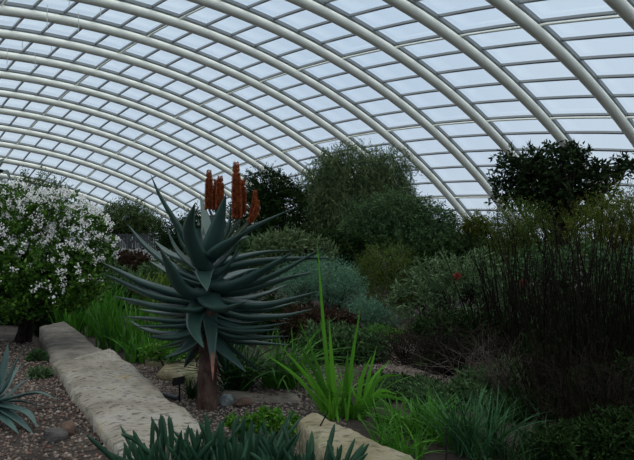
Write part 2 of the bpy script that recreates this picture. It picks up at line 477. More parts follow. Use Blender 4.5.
# ------------------------------------------------------------------ stone blocks
def block(name, label, corners, z0, z1, m, nu=60, nv=20, rough=0.0045, seed=0, round_=0.03):
    """corners: four (x,y) of the top going round; a rough hewn block"""
    c = np.array(corners, float); cen = c.mean(0)
    r = np.random.default_rng(seed)
    u, v = np.meshgrid(np.linspace(0, 1, nu), np.linspace(0, 1, nv), indexing='ij')
    T = ((1-u)*(1-v))[..., None]*c[0]+(u*(1-v))[..., None]*c[1]+(u*v)[..., None]*c[2]+((1-u)*v)[..., None]*c[3]
    ph = r.uniform(0, 6, 24); k = r.normal(0, 1, (24, 2))*np.geomspace(5, 70, 24)[:, None]
    h = sum(np.sin(T[..., 0]*k[i, 0]+T[..., 1]*k[i, 1]+ph[i])*rough*(4/np.hypot(*k[i]))**0.45 for i in range(24))
    pit = np.clip(h, -0.06, 0.03)
    e = np.minimum(np.minimum(u, 1-u)*nu/nv*1.6, np.minimum(v, 1-v))
    edge = np.clip(1-e/0.12, 0, 1)**2*round_
    Z = z1+pit-edge
    top = np.concatenate([T, Z[..., None]], -1)
    top[..., 0] += 0.35*h; top[..., 1] += 0.25*h
    idx = np.arange(nu*nv).reshape(nu, nv)
    mb = MB()
    f = np.stack([idx[:-1, :-1], idx[1:, :-1], idx[1:, 1:], idx[:-1, 1:]], -1).reshape(-1, 4)
    per = np.concatenate([idx[:, 0], idx[-1, 1:], idx[-2::-1, -1], idx[0, -2:0:-1]])
    V = top.reshape(-1, 3); n = len(per)
    levels = [V[per]]
    for t in (0.15, 0.4, 0.7, 1.0):
        w = V[per].copy(); w[:, 2] = w[:, 2]*(1-t)+z0*t
        d = unit(w[:, :2]-cen); w[:, :2] += d*(0.03*math.sin(math.pi*min(1, t*1.2)))+r.normal(0, .002, (n, 2))
        levels.append(w)
    allv = np.concatenate([V]+levels[1:])
    fs = []
    for l in range(4):
        a = per if l == 0 else nu*nv+(l-1)*n+np.arange(n)
        b = nu*nv+l*n+np.arange(n)
        fs.append(np.stack([a, b, np.roll(b, -1), np.roll(a, -1)], 1))
    # make the winding of the top agree with the sides
    mb.add(allv, np.concatenate([f]+fs))
    o = mb.build(name, m)
    return tag(o, label, 'stone')


def topxy(px, py, z):
    d = F*(EYE-z)/(py-HY)
    return ((px-317)/F*d, d)


zt = 0.33
block('stone_block', 'long pale hewn limestone kerb block running away left of the tall aloe',
      [topxy(128, 456, zt), topxy(206, 421, zt), topxy(110, 347, zt), topxy(53, 360, zt)], -0.08, zt, M['stone'], 40, 90, seed=3)
block('stone_block', 'shade toned limestone kerb block lying under the white flowering bush',
      [topxy(52, 358, zt), topxy(108, 346, zt), topxy(64, 316, zt), topxy(40, 321, zt)], -0.08, zt-0.06, M['stone_grey'], 30, 50, seed=5)  # shade under the bush painted in with the darker stone
block('stone_block', 'mossy yellow limestone kerb block in front of the bright strap leaved plant',
      [topxy(298, 416, zt), topxy(312, 408, zt), topxy(440, 462, zt), topxy(372, 500, zt)], -0.08, zt, M['stone_yellow'], 24, 80, seed=8)
block('stone_slab', 'yellow edging stone behind the small black plant label',
      [topxy(160, 367, .12), topxy(200, 377, .12), topxy(197, 361, .12), topxy(174, 355, .12)], -0.05, .12, M['stone_yellow'], 30, 30, seed=9)
block('stone_slab', 'small yellow edging stone farthest left behind the kerb',
      [topxy(146, 352, .16), topxy(163, 354, .16), topxy(161, 344, .16), topxy(148, 342, .16)], -0.05, .16, M['stone_yellow'], 20, 20, seed=10)
block('stone_slab', 'low grey brown flat slab on the ground right of the aloe trunk',
      [topxy(219, 399, .035), topxy(300, 400, .035), topxy(296, 391, .035), topxy(222, 391, .035)], -0.05, .035, M['stone_grey'], 60, 20, rough=0.005, seed=12)


def rock(name, label, px, py, d, r, m, seed):
    g = np.random.default_rng(seed)
    nu, nv = 20, 12
    u, v = np.meshgrid(np.linspace(0, 2*np.pi, nu, endpoint=False), np.linspace(0.02, np.pi-0.02, nv), indexing='ij')
    D = np.stack([np.cos(u)*np.sin(v), np.sin(u)*np.sin(v), np.cos(v)], -1)
    R = np.ones_like(u)
    for i in range(14):
        n = unit(g.normal(size=3)); R = np.minimum(R, g.uniform(0.62, 0.95)/np.maximum(0.25, D@n))
    V = D*R[..., None]*A(*r)
    c = at(px, py, d); c[2] = float(gz(c[0], d))+r[2]*0.45
    idx = np.arange(nu*nv).reshape(nu, nv); nx_ = np.roll(idx, -1, 0)
    f = np.stack([idx[:, :-1], idx[:, 1:], nx_[:, 1:], nx_[:, :-1]], -1).reshape(-1, 4)
    mb = MB(); mb.add(V.reshape(-1, 3)+c, f)
    mb.add(V[:, 0]+c, np.array([list(range(nu))])); mb.add(V[::-1, -1]+c, np.array([list(range(nu))]))
    return tag(mb.build(name, m, smooth=False, loc=tuple(c)), label, 'rock')


rock('rock', 'dark grey rock lying on the gravel at bottom left', 55, 438, 4.72, (.095, .07, .065), M['rock_grey'], 1)
rock('rock', 'reddish brown rock on the gravel leaning on a dark grey one', 68, 432, 4.84, (.065, .06, .07), M['rock_brown'], 2)
rock('rock', 'small blue grey rock just right of the aloe trunk', 226, 403, 6.6, (.075, .05, .09), M['rock_blue'], 4)
rock('rock', 'small orange brown rock beside the blue grey one near the aloe trunk', 243, 403, 6.55, (.095, .06, .06), M['rock_brown'], 7)

# gravel (left bed, around the aloe, pale patches among the dry branches)
p = np.column_stack([rng.uniform(-4.6, -0.6, 26000), rng.uniform(3.4, 9.2, 26000)])
edge_x = -1.15-(p[:, 1]-4.08)*0.525
keep = p[:, 0] < edge_x+0.05
pebbles('gravel', 'brown gravel mulch covering the bed left of the limestone kerb', p[keep], 0.008, 0.026, M['pebble'])
p = np.column_stack([rng.uniform(-2.6, 0.25, 8000), rng.uniform(5.0, 8.8, 8000)])
keep = (p[:, 0] > -1.15-(p[:, 1]-4.7)*0.50+0.5)
pebbles('gravel', 'pinkish gravel around the foot of the tall aloe', p[keep], 0.008, 0.024, M['pebble_pale'])
p = np.concatenate([np.column_stack([rng.normal(a, s, 3000), rng.normal(b, t, 3000)]) for a, b, s, t in ((1.45, 8.2, .28, .3), (1.0, 8.9, .2, .25), (1.15, 10.0, .35, .35))])
pebbles('gravel', 'pale gravel patches showing between the dry branches', p, 0.012, 0.034, M['pebble_pale'])


# ------------------------------------------------------------------ succulent leaves
def fat_leaf(mb, path, w, thick=0.32, concave=0.22, axis=None, K=None):
    """a fleshy tapering leaf along path (K,3); channelled above, rounded below"""
    P = np.asarray(path, float); K = len(P)
    t = np.linspace(0, 1, K)
    prof = np.minimum(1, 0.82+0.9*t)*np.clip(1-t**1.5, 0, 1)**0.85
    prof[-1] = 0.01
    T = unit(np.gradient(P, axis=0))
    N = A(0, 0, 1)-T*T[:, 2:3] if axis is None else axis-T*(T@axis)[:, None]
    N = unit(N); S = np.cross(T, N)
    s = A(-1, -.72, -.35, 0, .35, .72, 1, .6, 0, -.6)
    lo = np.array([1, 1, 1, 1, 1, 1, 1, 0, 0, 0], bool)
    rings = []
    for i in range(K):
        hw = w*prof[i]/2
        off = np.where(lo, -thick*2*hw*(1-s**2)**0.7, -concave*hw*(1-s**2)*(0.4+0.6*t[i]))
        off = off+0.10*hw*np.abs(s)
        rings.append(P[i]+S[i]*(s*hw)[:, None]+N[i]*off[:, None])
    v = np.concatenate(rings); n = len(s)
    i = np.arange(K-1)[:, None]*n; j = np.arange(n)[None]
    mb.add(v, np.stack([i+j, i+n+j, i+n+(j+1) % n, i+(j+1) % n], -1).reshape(-1, 4))
    mb.add(rings[0], np.array([list(range(n))])[:, ::-1])


AD = 6.5
# (pixel path from the crown to the tip, width in px, way: -1 towards the camera, +1 away)
LV = [
    ([(201, 262), (186, 234), (175, 217), (161, 195), (150.5, 174)], 14, -.4),
    ([(206, 270), (196, 252), (189, 228), (195, 202.6)], 17, -1),
    ([(212, 256), (208, 238), (205, 216), (200, 195)], 11, 1),
    ([(211, 256), (215, 236), (220, 217), (226, 194)], 17, -.5),
    ([(208, 256), (222, 243), (240, 232), (261.5, 221.5), (292, 208.6)], 17, .5),
    ([(211, 258), (225, 245), (236, 238), (247, 231)], 12, -1),
    ([(203, 280), (178, 268), (161, 257), (143.5, 242.5), (127, 223.5)], 12, .5),
    ([(208, 268), (187, 259), (169.6, 252.6), (154, 240.5)], 13, .8),
    ([(206, 291), (190, 291), (178, 283), (169, 266), (160, 249)], 17, -1),
    ([(203, 285), (180, 277), (163, 268), (149.6, 261)], 10, 1),
    ([(205, 296), (178, 291), (143.5, 281), (121, 271), (101, 262)], 17, -.15),
    ([(203, 302), (161, 295), (135, 286), (118, 279), (102.6, 273.5)], 14, -.6),
    ([(203, 308), (161, 305), (135, 300), (113, 296)], 12, -.5),
    ([(204, 313), (175, 313), (152, 311), (137.4, 308.7)], 9, 1),
    ([(204, 316), (178, 319), (150, 317.5), (121, 316.5)], 11, -.4),
    ([(204, 321), (172, 332), (147, 329), (128, 320)], 10, .4),
    ([(206, 322), (184, 333), (168, 337), (145, 336)], 11, -.7),
    ([(206, 296), (198, 308), (194, 328), (203.5, 348)], 18, -1),
    ([(210, 308), (211, 326), (212, 345), (213, 374)], 10, -.7),
    ([(206, 268), (204, 273), (205, 281), (207, 291)], 15, -1),
    ([(211, 266), (227, 259), (261.5, 251.5), (293, 250)], 12, 1),
    ([(213, 271), (240, 262), (272, 258), (306, 257), (337, 258)], 14, .3),
    ([(208, 276), (222, 283), (243, 279), (272, 264), (292, 252)], 22, -1),
    ([(213, 284), (235, 285), (256, 280), (282, 269), (305, 257), (328, 244)], 15, -.2),
    ([(213, 290), (240, 289), (265, 283), (290, 276), (318, 271.5)], 13, .4),
    ([(212, 297), (240, 298), (264, 293), (288, 284)], 11, .9),
    ([(209, 292), (231, 299), (261.5, 303), (290, 298), (319, 291)], 18, -.5),
    ([(206, 288), (210, 301), (224, 307), (247.6, 301)], 20, -1),
    ([(211, 302), (240, 313), (265, 315), (288, 314), (314, 308.5)], 13, -.3),
    ([(209, 312), (231, 320), (252, 319), (272, 317), (291, 319.6)], 13, .5),
    ([(209, 314), (235, 326), (261, 326), (290, 322)], 11, -.6),
    ([(208, 318), (228, 332), (255, 336), (290, 336)], 13, -.5),
    ([(208, 325), (231, 338), (261, 342), (291, 345)], 10, .4),
    ([(209, 328), (224, 341), (240, 354), (263, 373)], 9, .5),
    ([(205, 326), (192, 336), (178, 342), (158, 348)], 10, .9),
    ([(209, 270), (222, 252), (236, 240), (250, 236)], 13, 1),
    ([(207, 282), (194, 276), (184, 272), (176, 270)], 14, 1),
    ([(210, 284), (228, 276), (246, 270), (262, 268)], 14, 1),
    ([(206, 300), (190, 300), (176, 300), (160, 301)], 14, 1),
    ([(210, 300), (226, 302), (244, 303), (262, 306)], 14, 1),
    ([(207, 315), (200, 322), (192, 328), (184, 340)], 13, 1),
    ([(209, 316), (218, 326), (228, 334), (240, 346)], 13, 1),
    ([(207, 300), (200, 305), (190, 309), (172, 308)], 17, -1),
    ([(205, 310), (188, 322), (165, 325), (134, 326)], 12, -.5),
    ([(206, 324), (192, 342), (178, 352), (164, 358)], 11, -.5),
    ([(206, 328), (198, 345), (190, 358), (184, 368)], 11, .6),
    ([(209, 320), (226, 326), (250, 330), (282, 329)], 12, -.7),
    ([(209, 328), (222, 348), (234, 360), (246, 372)], 11, -.5),
    ([(208, 330), (216, 348), (222, 360), (226, 374)], 11, .7),
    ([(205, 305), (182, 306), (158, 304), (126, 303)], 12, .4),
    ([(211, 306), (238, 308), (268, 308), (300, 301)], 12, .5),
]
abase = foot(206.5, AD)
aloe = thing('aloe_plant', 'tall single stemmed blue green aloe with orange red flower spikes, right of the kerb', 'aloe', tuple(abase))
sc = AD/F
for path, w, way in LV:
    pa = np.array(path, float)
    seg = np.r_[0, np.cumsum(np.hypot(*np.diff(pa, axis=0).T))]
    dz = way*math.sqrt(max(30.0**2*abs(way), 104.0**2-seg[-1]**2) if seg[-1] < 104 else 22.0**2)*sc
    dz = float(np.clip(dz, -.86, .86))
    p3 = [at(x, y, AD+dz*(0.06+(s/seg[-1]))) for (x, y), s in zip(path, seg)]
    p3[0] = at(path[0][0]*0.5+207*0.5, path[0][1], AD+dz*0.03)
    q = spline(p3, 22)
    mb = MB(); fat_leaf(mb, q, w*sc*(1.35 if w > 13 else 1.6), thick=0.38)
    lf = mb.build('leaf', M['aloe'], aloe)
    if path[-1] == (213, 374):
        lf['label'] = 'hanging leaf with a dry reddish tip'
        mb = MB(); fat_leaf(mb, spline([q[-6], q[-2]+A(0, -.012, 0), q[-1]+A(0, -.01, -.06)], 8), 0.035, thick=0.4)
        mb.build('dry_tip', M['aloe_dry'], lf)

for q in range(46):
    z = q/45
    a = q*2.39996
    if math.sin(a) < -.25:
        continue                      # the leaves on the near side are all traced above
    el = 1.15-1.9*z+rng.uniform(-.15, .15)
    c = at(207, 262+62*z, AD)+A(0, 0, .02); h = A(math.cos(a), math.sin(a), 0)
    L = rng.uniform(.42, .62)
    v = lambda e: h*math.cos(e)+A(0, 0, math.sin(e))
    p1 = c+v(el-.25)*L*.3; p2 = p1+v(el)*L*.35; p3 = p2+v(el+.35)*L*.4
    mb = MB(); fat_leaf(mb, spline([c, p1, p2, p3], 16), .14, thick=.34); mb.build('leaf', M['aloe'], aloe)

# trunk with ragged bark
K, n = 60, 22
zz = np.linspace(-0.06, 1.12, K); ang = np.arange(n)*2*np.pi/n
r0 = 0.083+0.03*np.exp(-(zz+0.06)/0.09)+0.004*np.sin(zz*9)
rr = r0[:, None]*(1+0.07*np.sin(ang*5+zz[:, None]*4)+0.05*np.sin(ang*9-zz[:, None]*11)+rng.normal(0, .06, (K, n)))
cx = abase[0]+0.03*np.sin(zz*1.2)
V = np.stack([cx[:, None]+rr*np.cos(ang), abase[1]+rr*np.sin(ang), np.broadcast_to(zz[:, None]+abase[2], (K, n))], -1)
i = np.arange(K-1)[:, None]*n; j = np.arange(n)[None]
mb = MB(); mb.add(V.reshape(-1, 3), np.stack([i+j, i+(j+1) % n, i+n+(j+1) % n, i+n+j], -1).reshape(-1, 4)); mb.add(V[-1], np.array([list(range(n))]))
tr = mb.build('trunk', M['trunk'], aloe)
mb = MB()
for q in range(26):
    a = rng.uniform(0, 2*np.pi); z = rng.uniform(.35, .98)
    c = abase+A(0.085*math.cos(a), .085*math.sin(a), z)
    dd = A(math.cos(a), math.sin(a), 0)
    fat_leaf(mb, spline([c, c+dd*.03-A(0, 0, .05), c+dd*.02-A(0, 0, .13)], 7), 0.05, thick=.15)
mb.build('dry_leaf_bases', M['aloe_dry'], tr)

# branched flower stalk with racemes
RC = [([(209, 209), (209, 190), (209, 170)], 6.6, -.02), ([(219.5, 209), (220, 192), (220.2, 176)], 6.8, -.06), ([(215.5, 210), (215.5, 195), (216, 179)], 5.4, .06),
      ([(237, 218), (236.5, 190), (236, 162)], 8.0, -.04), ([(242.6, 214), (242.8, 196), (242.6, 179.5)], 6.0, .06),
      ([(252, 216), (254.5, 205), (255, 190)], 5.4, .03), ([(249, 222), (256, 212), (258, 200)], 5.0, -.06)]
mb = MB()
crown = at(212, 262, AD)
for path, w, dd in RC:
    b = at(path[0][0], path[0][1], AD+dd)
    tubes(mb, spline([crown, crown*.55+at(225, 240, AD+dd*.5)*.45, b*.75+at(225, 240, AD)*.25+A(0, 0, -.03), b], 14), np.linspace(.018, .011, 14), 7)
stalk = mb.build('flower_stalk', M['peduncle'], aloe)
for path, w, dd in RC:
    c = spline([at(x, y, AD+dd) for x, y in path], 40)
    rad = w*sc/2
    mb = MB()
    t = np.linspace(0, 1, 40)
    tubes(mb, c, rad*0.62*np.clip(1.02-t**5, 0.05, 1), 8, cap=True)
    nb = int(64*np.linalg.norm(c[-1]-c[0])/rad/7)*6//2
    T = unit(np.gradient(c, axis=0))
    u = np.linspace(0, 0.995, nb); k = (u*39).astype(int)
    fr = u*39-k
    C = c[k]*(1-fr[:, None])+c[np.minimum(k+1, 39)]*fr[:, None]
    a = np.arange(nb)*2.39996
    S = unit(np.cross(T[k], A(0, 1, 0.01))); B = np.cross(T[k], S)
    out = np.cos(a)[:, None]*S+np.sin(a)[:, None]*B
    sz = np.clip(1.15-u**4*0.75, .3, 1.2)[:, None]
    d1 = unit(out*0.9+T[k]*np.where(u < .8, -0.25, .8)[:, None])
    P0 = C+out*rad*0.45; P1 = P0+d1*rad*0.5*sz; P2 = P1+(d1+T[k]*.25)*rad*0.35*sz
    tubes(mb, np.stack([P0, P1, P2], 1), np.stack([np.full(nb, rad*.12), rad*.17*sz[:, 0], rad*.06*sz[:, 0]], 1), 5)
    mb.build('raceme', M['raceme'], stalk)


def rosette(name, label, cat, px, py, d, leaf_list, m, sc_, stem=True, z0=None):
    """low succulent: leaf_list of (pixel path, width px, depth of tip)"""
    c = at(px, py, d); b = A(c[0], d, float(gz(c[0], d)))
    t = thing(name, label, cat, tuple(b))
    for path, w, dz in leaf_list:
        p3 = [c+A(0, 0, 0)]+[at(x, y, d+dz*(i+1)/len(path)) for i, (x, y) in enumerate(path)]
        mb = MB(); fat_leaf(mb, spline(p3, 16), w*sc_*1.5, thick=.25)
        mb.build('leaf', m, t)
    if stem:
        mb = MB(); tubes(mb, np.array([b-A(0, 0, .05), b*.5+c*.5, c]), A(.06, .05, .045), 9); mb.build('stem', M['bark'], t)
    return t


d = 5.2
rosette('agave_plant', 'blue green agave rosette cut by the left edge above the gravel', 'agave', -10, 402, d, [
    ([(15, 396), (38, 392), (57, 399.5)], 8, -.15), ([(10, 406), (28, 413), (38, 428)], 10, -.3), ([(8, 412), (22, 423), (34, 435)], 9, -.35),
    ([(2, 415), (10, 424), (19, 434)], 9, -.4), ([(5, 385), (14, 365), (26, 344)], 9, .1), ([(0, 380), (5, 362), (8, 343)], 10, .2),
    ([(8, 395), (20, 384), (31, 377)], 6, .25), ([(-6, 385), (-8, 365), (-4, 348)], 10, .1), ([(-20, 395), (-38, 380), (-55, 372)], 10, 0),
    ([(-24, 405), (-45, 402), (-66, 408)], 10, -.1), ([(-20, 412), (-34, 420), (-44, 436)], 10, -.3), ([(-10, 415), (-12, 430), (-14, 446)], 10, -.5),
    ([(10, 400), (24, 401), (44, 408)], 8, .3), ([(-22, 390), (-36, 366), (-42, 350)], 9, .3), ([(3, 390), (12, 376), (22, 362)], 8, .5)], M['agave'], d/F)
d = 10.6
rosette('tree_aloe', 'dark aloe crown poking above the white flowered bush at the left edge', 'aloe', -8, 177, d, [
    ([(2, 170), (7, 172), (11, 182)], 6, -.2), ([(0, 178), (4, 183), (9, 192)], 6, -.3), ([(-2, 166), (2, 160), (5, 158)], 6, .2), ([(-12, 168), (-18, 160), (-24, 156)], 6, 0),
    ([(-16, 176), (-26, 174), (-36, 178)], 6, 0), ([(-14, 182), (-22, 188), (-28, 198)], 6, -.2), ([(-7, 184), (-6, 192), (-4, 202)], 6, -.3), ([(-8, 168), (-9, 158), (-10, 148)], 6, 0)],
    M['aloe'], d/F)


# ------------------------------------------------------------------ woody plants
def crown_pts(blobs, n, inner=0.45):
    """points in the union of ellipsoids, pushed to the outside"""
    b = np.array(blobs, float)
    wgt = b[:, 3]*b[:, 4]+b[:, 4]*b[:, 5]+b[:, 3]*b[:, 5]
    k = rng.choice(len(b), n, p=wgt/wgt.sum())
    D = unit(rng.normal(size=(n, 3)))
    r = inner+(1-inner)*rng.random(n)**0.6
    P = b[k, :3]+D*b[k, 3:]*r[:, None]
    nrm = unit(D/b[k, 3:])
    return P, nrm, k


def blob(px, py, d, rx, ry, dep=0.8, dd=0.0):
    c = at(px, py, d+dd); s = (d+dd)/F
    return (c[0], c[1], c[2], rx*s, rx*s*dep, ry*s)


def plant(name, label, cat, px, d, blobs, leaf, m, twigs=400, per=14, tl=0.25, droop=0.0, outward=0.6, stems=5, stem_r=0.03, bark='bark', spread=0.9,
          group=None, branches=40, inner=0.45, trunk_top=None, foliage='foliage', fold=.18, wood='trunk', clump=0.0):
    """shrub or tree: trunk(s), branches into the crown and leafy twigs; leaf = (length, width)"""
    b = foot(px, d)
    t = thing(name, label, cat, tuple(b), group)
    bl = np.array(blobs)
    P, nrm, kk = crown_pts(blobs, twigs, inner)
    P[:, 2] = np.maximum(P[:, 2], gz(P[:, 0], P[:, 1])+0.04+0.3*tl*max(droop, 0))
    # wood
    mb = MB()
    top = bl[:, :3].mean(0)
    if trunk_top is not None:
        top = trunk_top
    roots = []
    for s in range(stems):
        a = 2*np.pi*s/max(stems, 1)+rng.uniform(0, 1)
        off = A(math.cos(a), math.sin(a), 0)*stem_r*(1.4 if stems > 1 else 0)
        tgt = bl[s % len(bl), :3] if stems > 1 else top
        q = spline([b+off-A(0, 0, .06), b*.55+tgt*.45+rng.normal(0, .06, 3)*np.linalg.norm(tgt-b)*.6+off*2, tgt], 10)
        tubes(mb, q, np.linspace(stem_r, stem_r*.45, 10), 7)
        roots.append(q)
    ids = rng.choice(twigs, min(branches, twigs), replace=False)
    Q = []; 
    for i in ids:
        r = roots[np.argmin([np.linalg.norm(r_[-1]-P[i]) for r_ in roots])]
        o = r[rng.integers(4, 10)]
        Q.append(spline([o, (o+P[i])/2+rng.normal(0, .08, 3)*np.linalg.norm(P[i]-o)+A(0, 0, .06)*np.linalg.norm(P[i]-o), P[i]], 7))
    tubes(mb, np.array(Q), np.broadcast_to(np.linspace(stem_r*.4, stem_r*.08+.001, 7), (len(Q), 7)), 5)
    mb.build(wood, M[bark], t)
    # leafy twigs
    D = unit(nrm*outward+0.55*rng.normal(size=P.shape)+A(0, 0, -droop))
    lens = tl*rng.uniform(.6, 1.3, twigs)
    K = per
    u = np.linspace(0.05, 1, K)
    cur = P[:, None]+D[:, None]*((u[None, :, None]-.35)*lens[:, None, None])
    cur[..., 2] -= droop*(u[None]**2)*lens[:, None]*.7
    tdir = D[:, None]+np.zeros((1, K, 1)); tdir[..., 2] -= droop*u[None]
    R = rng.normal(size=cur.shape); LD = unit(unit(tdir)*(1-spread*.5)+spread*unit(R)); LD[..., 2] -= droop*.4
    cur = cur+rng.normal(size=cur.shape)*clump
    n = twigs*K
    L = leaf[0]*rng.uniform(.6, 1.25, n); W = leaf[1]*rng.uniform(.7, 1.2, n)
    pts = cur.reshape(-1, 3)
    low = pts[:, 2] < gz(pts[:, 0], pts[:, 1])+leaf[0]*.5
    pts[low, 2] = gz(pts[low, 0], pts[low, 1])+leaf[0]*rng.uniform(.5, 1.2, low.sum())
    mb = MB(); leaves(mb, pts, LD.reshape(-1, 3), L, W, fold)
    mb.build(foliage, m, t)
    return t, P, nrm


# white flowered bush
wb = [blob(5, 240, 9, 62, 54), blob(55, 235, 9.0, 42, 42), blob(82, 245, 8.9, 31, 36), blob(40, 270, 8.7, 58, 32), blob(-35, 250, 9, 60, 55), blob(92, 262, 8.9, 21, 24), blob(60, 285, 8.6, 46, 24), blob(10, 296, 8.5, 44, 22)]
t, P, nrm = plant('flowering_bush', 'rounded bush covered in white flowers at the left edge', 'bush', 22, 9, wb, (.06, .034), M['bushleaf'], twigs=2500, per=12, tl=.14, stems=4, stem_r=.055,
                  branches=70, outward=.8, inner=.6)
fp, fn, _ = crown_pts(wb, 1700, .97)
wgt = fp[:, 2]-1.1+0.95*rng.random(len(fp))+(-fn[:, 1])*.2
sel = wgt > .82
fp = fp[sel]+fn[sel]*.05; fn = fn[sel]
mb = MB()
n5 = 16
cp = np.repeat(fp, n5, 0)+rng.normal(0, .022, (len(fp)*n5, 3)); cd = np.repeat(fn, n5, 0)+rng.normal(0, .8, (len(fp)*n5, 3))
leaves(mb, cp, cd, .027, .025, .1)
tag(mb.build('flowers', M['petal'], t), 'white flower clusters', kind='stuff')


def small_tree(*a, **k):
    return plant(*a, **k)


# trees in the middle distance
plant('feathery_tree', 'tall feathery drooping tree rising above the middle against the roof', 'tree', 352, 22,
      [blob(352, 168, 22, 38, 28), blob(385, 170, 22, 30, 26), blob(325, 190, 22, 30, 34), blob(350, 205, 22, 52, 34), blob(330, 235, 22, 42, 26), blob(395, 205, 22, 26, 32)],
      (.17, .026), M['feather'], twigs=3000, per=18, tl=.85, droop=.8, outward=.45, stems=3, stem_r=.09, branches=60, spread=.7, inner=.3)
plant('acacia_tree', 'broad dark green shrubby tree in the centre below the feathery tree', 'tree', 408, 17,
      [blob(392, 216, 17, 42, 24), blob(428, 224, 17, 32, 20), blob(372, 235, 17, 34, 24), blob(410, 245, 17, 62, 22), blob(456, 243, 17.3, 24, 16)],
      (.11, .026), M['deep'], twigs=2600, per=16, tl=.42, droop=.25, outward=.6, stems=4, stem_r=.07, branches=60, spread=.75, inner=.4)
plant('dark_tree', 'round dark tree behind the aloe flower spikes', 'tree', 268, 20,
      [blob(268, 190, 20, 26, 20), blob(284, 205, 20, 22, 24), blob(258, 215, 20, 26, 26), blob(275, 235, 20, 34, 26)],
      (.13, .035), M['dark'], twigs=1200, per=14, tl=.45, droop=.1, outward=.7, stems=1, stem_r=.12, branches=50)
plant('broadleaf_tree', 'dense dark broad leaved tree standing against the roof at the right', 'tree', 556, 14,
      [blob(555, 165, 14, 30, 22), blob(522, 168, 14, 26, 16), blob(508, 192, 14, 17, 14), blob(545, 190, 14, 36, 20), blob(585, 182, 14, 28, 15), blob(610, 172, 14, 16, 8),
       blob(558, 215, 14, 24, 16), blob(575, 160, 14, 16, 14), blob(628, 164, 14, 14, 7), blob(585, 205, 14, 22, 14)],
      (.125, .05), M['treeleaf'], twigs=620, per=14, tl=.34, droop=.05, outward=.75, stems=1, stem_r=.11, branches=90, inner=.25, spread=.85)
plant('far_tree', 'haze tinted green tree far off above the white flowered bush', 'tree', 36, 30,
      [blob(36, 190, 30, 20, 16), blob(22, 200, 30, 22, 18), blob(50, 202, 30, 18, 20), blob(36, 225, 30, 30, 22)],
      (.2, .04), M['far'], twigs=600, per=14, tl=.8, outward=.7, stems=1, stem_r=.12)
plant('far_tree', 'low rounded green tree far off to the right of the white flowered bush', 'tree', 126, 46,
      [blob(126, 219, 46, 24, 15), blob(108, 227, 46, 18, 13), blob(146, 227, 46, 18, 13)],
      (.26, .065), M['far'], twigs=800, per=14, tl=.9, outward=.7, stems=1, stem_r=.15)
plant('far_tree', 'dark tree far off directly behind the left leaves of the tall aloe', 'tree', 182, 30,
      [blob(178, 236, 30, 20, 16), blob(198, 232, 30, 20, 20), blob(215, 236, 30, 22, 20), blob(190, 248, 30, 34, 14)],
      (.18, .05), M['dark'], twigs=800, per=14, tl=.7, outward=.7, stems=1, stem_r=.15)

# shrubs
plant('yellow_shrub', 'small yellow green shrub just left of the broad leaved tree', 'shrub', 481, 16,
      [blob(478, 228, 16, 14, 12), blob(486, 240, 16, 16, 18)], (.12, .02), M['yellowish'], twigs=330, per=14, tl=.35, stems=3)
plant('heath_shrub', 'olive green fine twigged shrub under the broad leaved tree', 'shrub', 515, 12,
      [blob(512, 232, 12, 22, 22), blob(530, 238, 12, 24, 22), blob(518, 260, 12, 34, 26)], (.075, .012), M['olive'], twigs=900, per=16, tl=.35, stems=5, outward=.3, droop=-.5)
plant('heath_shrub', 'yellowish green feathery shrub at the right edge of the picture', 'shrub', 606, 11,
      [blob(590, 232, 11, 26, 22), blob(622, 222, 11, 28, 24), blob(650, 228, 11, 30, 28), blob(612, 255, 11, 44, 26)], (.075, .012), M['yellowish'], twigs=1100, per=16, tl=.38, stems=5, outward=.3, droop=-.5)
plant('silver_shrub', 'silvery grey green soft shrub behind the tall aloe', 'shrub', 318, 11,
      [blob(300, 285, 11, 30, 20), blob(328, 284, 11, 32, 20), blob(345, 296, 11, 22, 18)], (.05, .009), M['silver'], twigs=1100, per=16, tl=.2, stems=8, stem_r=.016, bark='twig_red', outward=.4, droop=-.6, branches=120)
plant('silver_shrub', 'small silvery shrub low beside the larger silver one', 'shrub', 370, 10.5,
      [blob(364, 314, 10.5, 18, 12), blob(380, 322, 10.5, 16, 12)], (.05, .01), M['silver'], twigs=420, per=14, tl=.16, stems=6, stem_r=.012, bark='twig_red', outward=.5, droop=-.4)
plant('olive_shrub', 'olive yellow twiggy bush in the centre of the bed', 'shrub', 388, 13,
      [blob(385, 262, 13, 26, 20), blob(370, 272, 13, 20, 18), blob(402, 270, 13, 16, 18), blob(388, 290, 13, 32, 18)], (.06, .013), M['olive'], twigs=800, per=14, tl=.3, stems=6, stem_r=.02, bark='bark_grey', droop=.25)
t, P, nrm = plant('protea_bush', 'grey green leafy bush with a red brown flower head right of centre', 'shrub', 452, 10,
      [blob(440, 278, 10, 34, 20), blob(475, 272, 10, 30, 20), blob(420, 300, 10, 34, 22), blob(458, 305, 10, 48, 26), blob(500, 300, 10, 26, 30)],
      (.105, .02), M['protea'], twigs=560, per=11, tl=.16, stems=7, stem_r=.022, outward=.9, spread=.75, inner=.5, branches=120, droop=-.2)
for px, py, dd in ((457, 277, 9.55), (523, 284, 9.6)):
    c = at(px, py, dd); mb = MB()
    n = 60; D = unit(rng.normal(size=(n, 3))+A(0, -.3, .8)); leaves(mb, np.repeat(c[None], n, 0), D, .075, .022, .2)
    mb.build('flower_head', M['red_flower'], t)

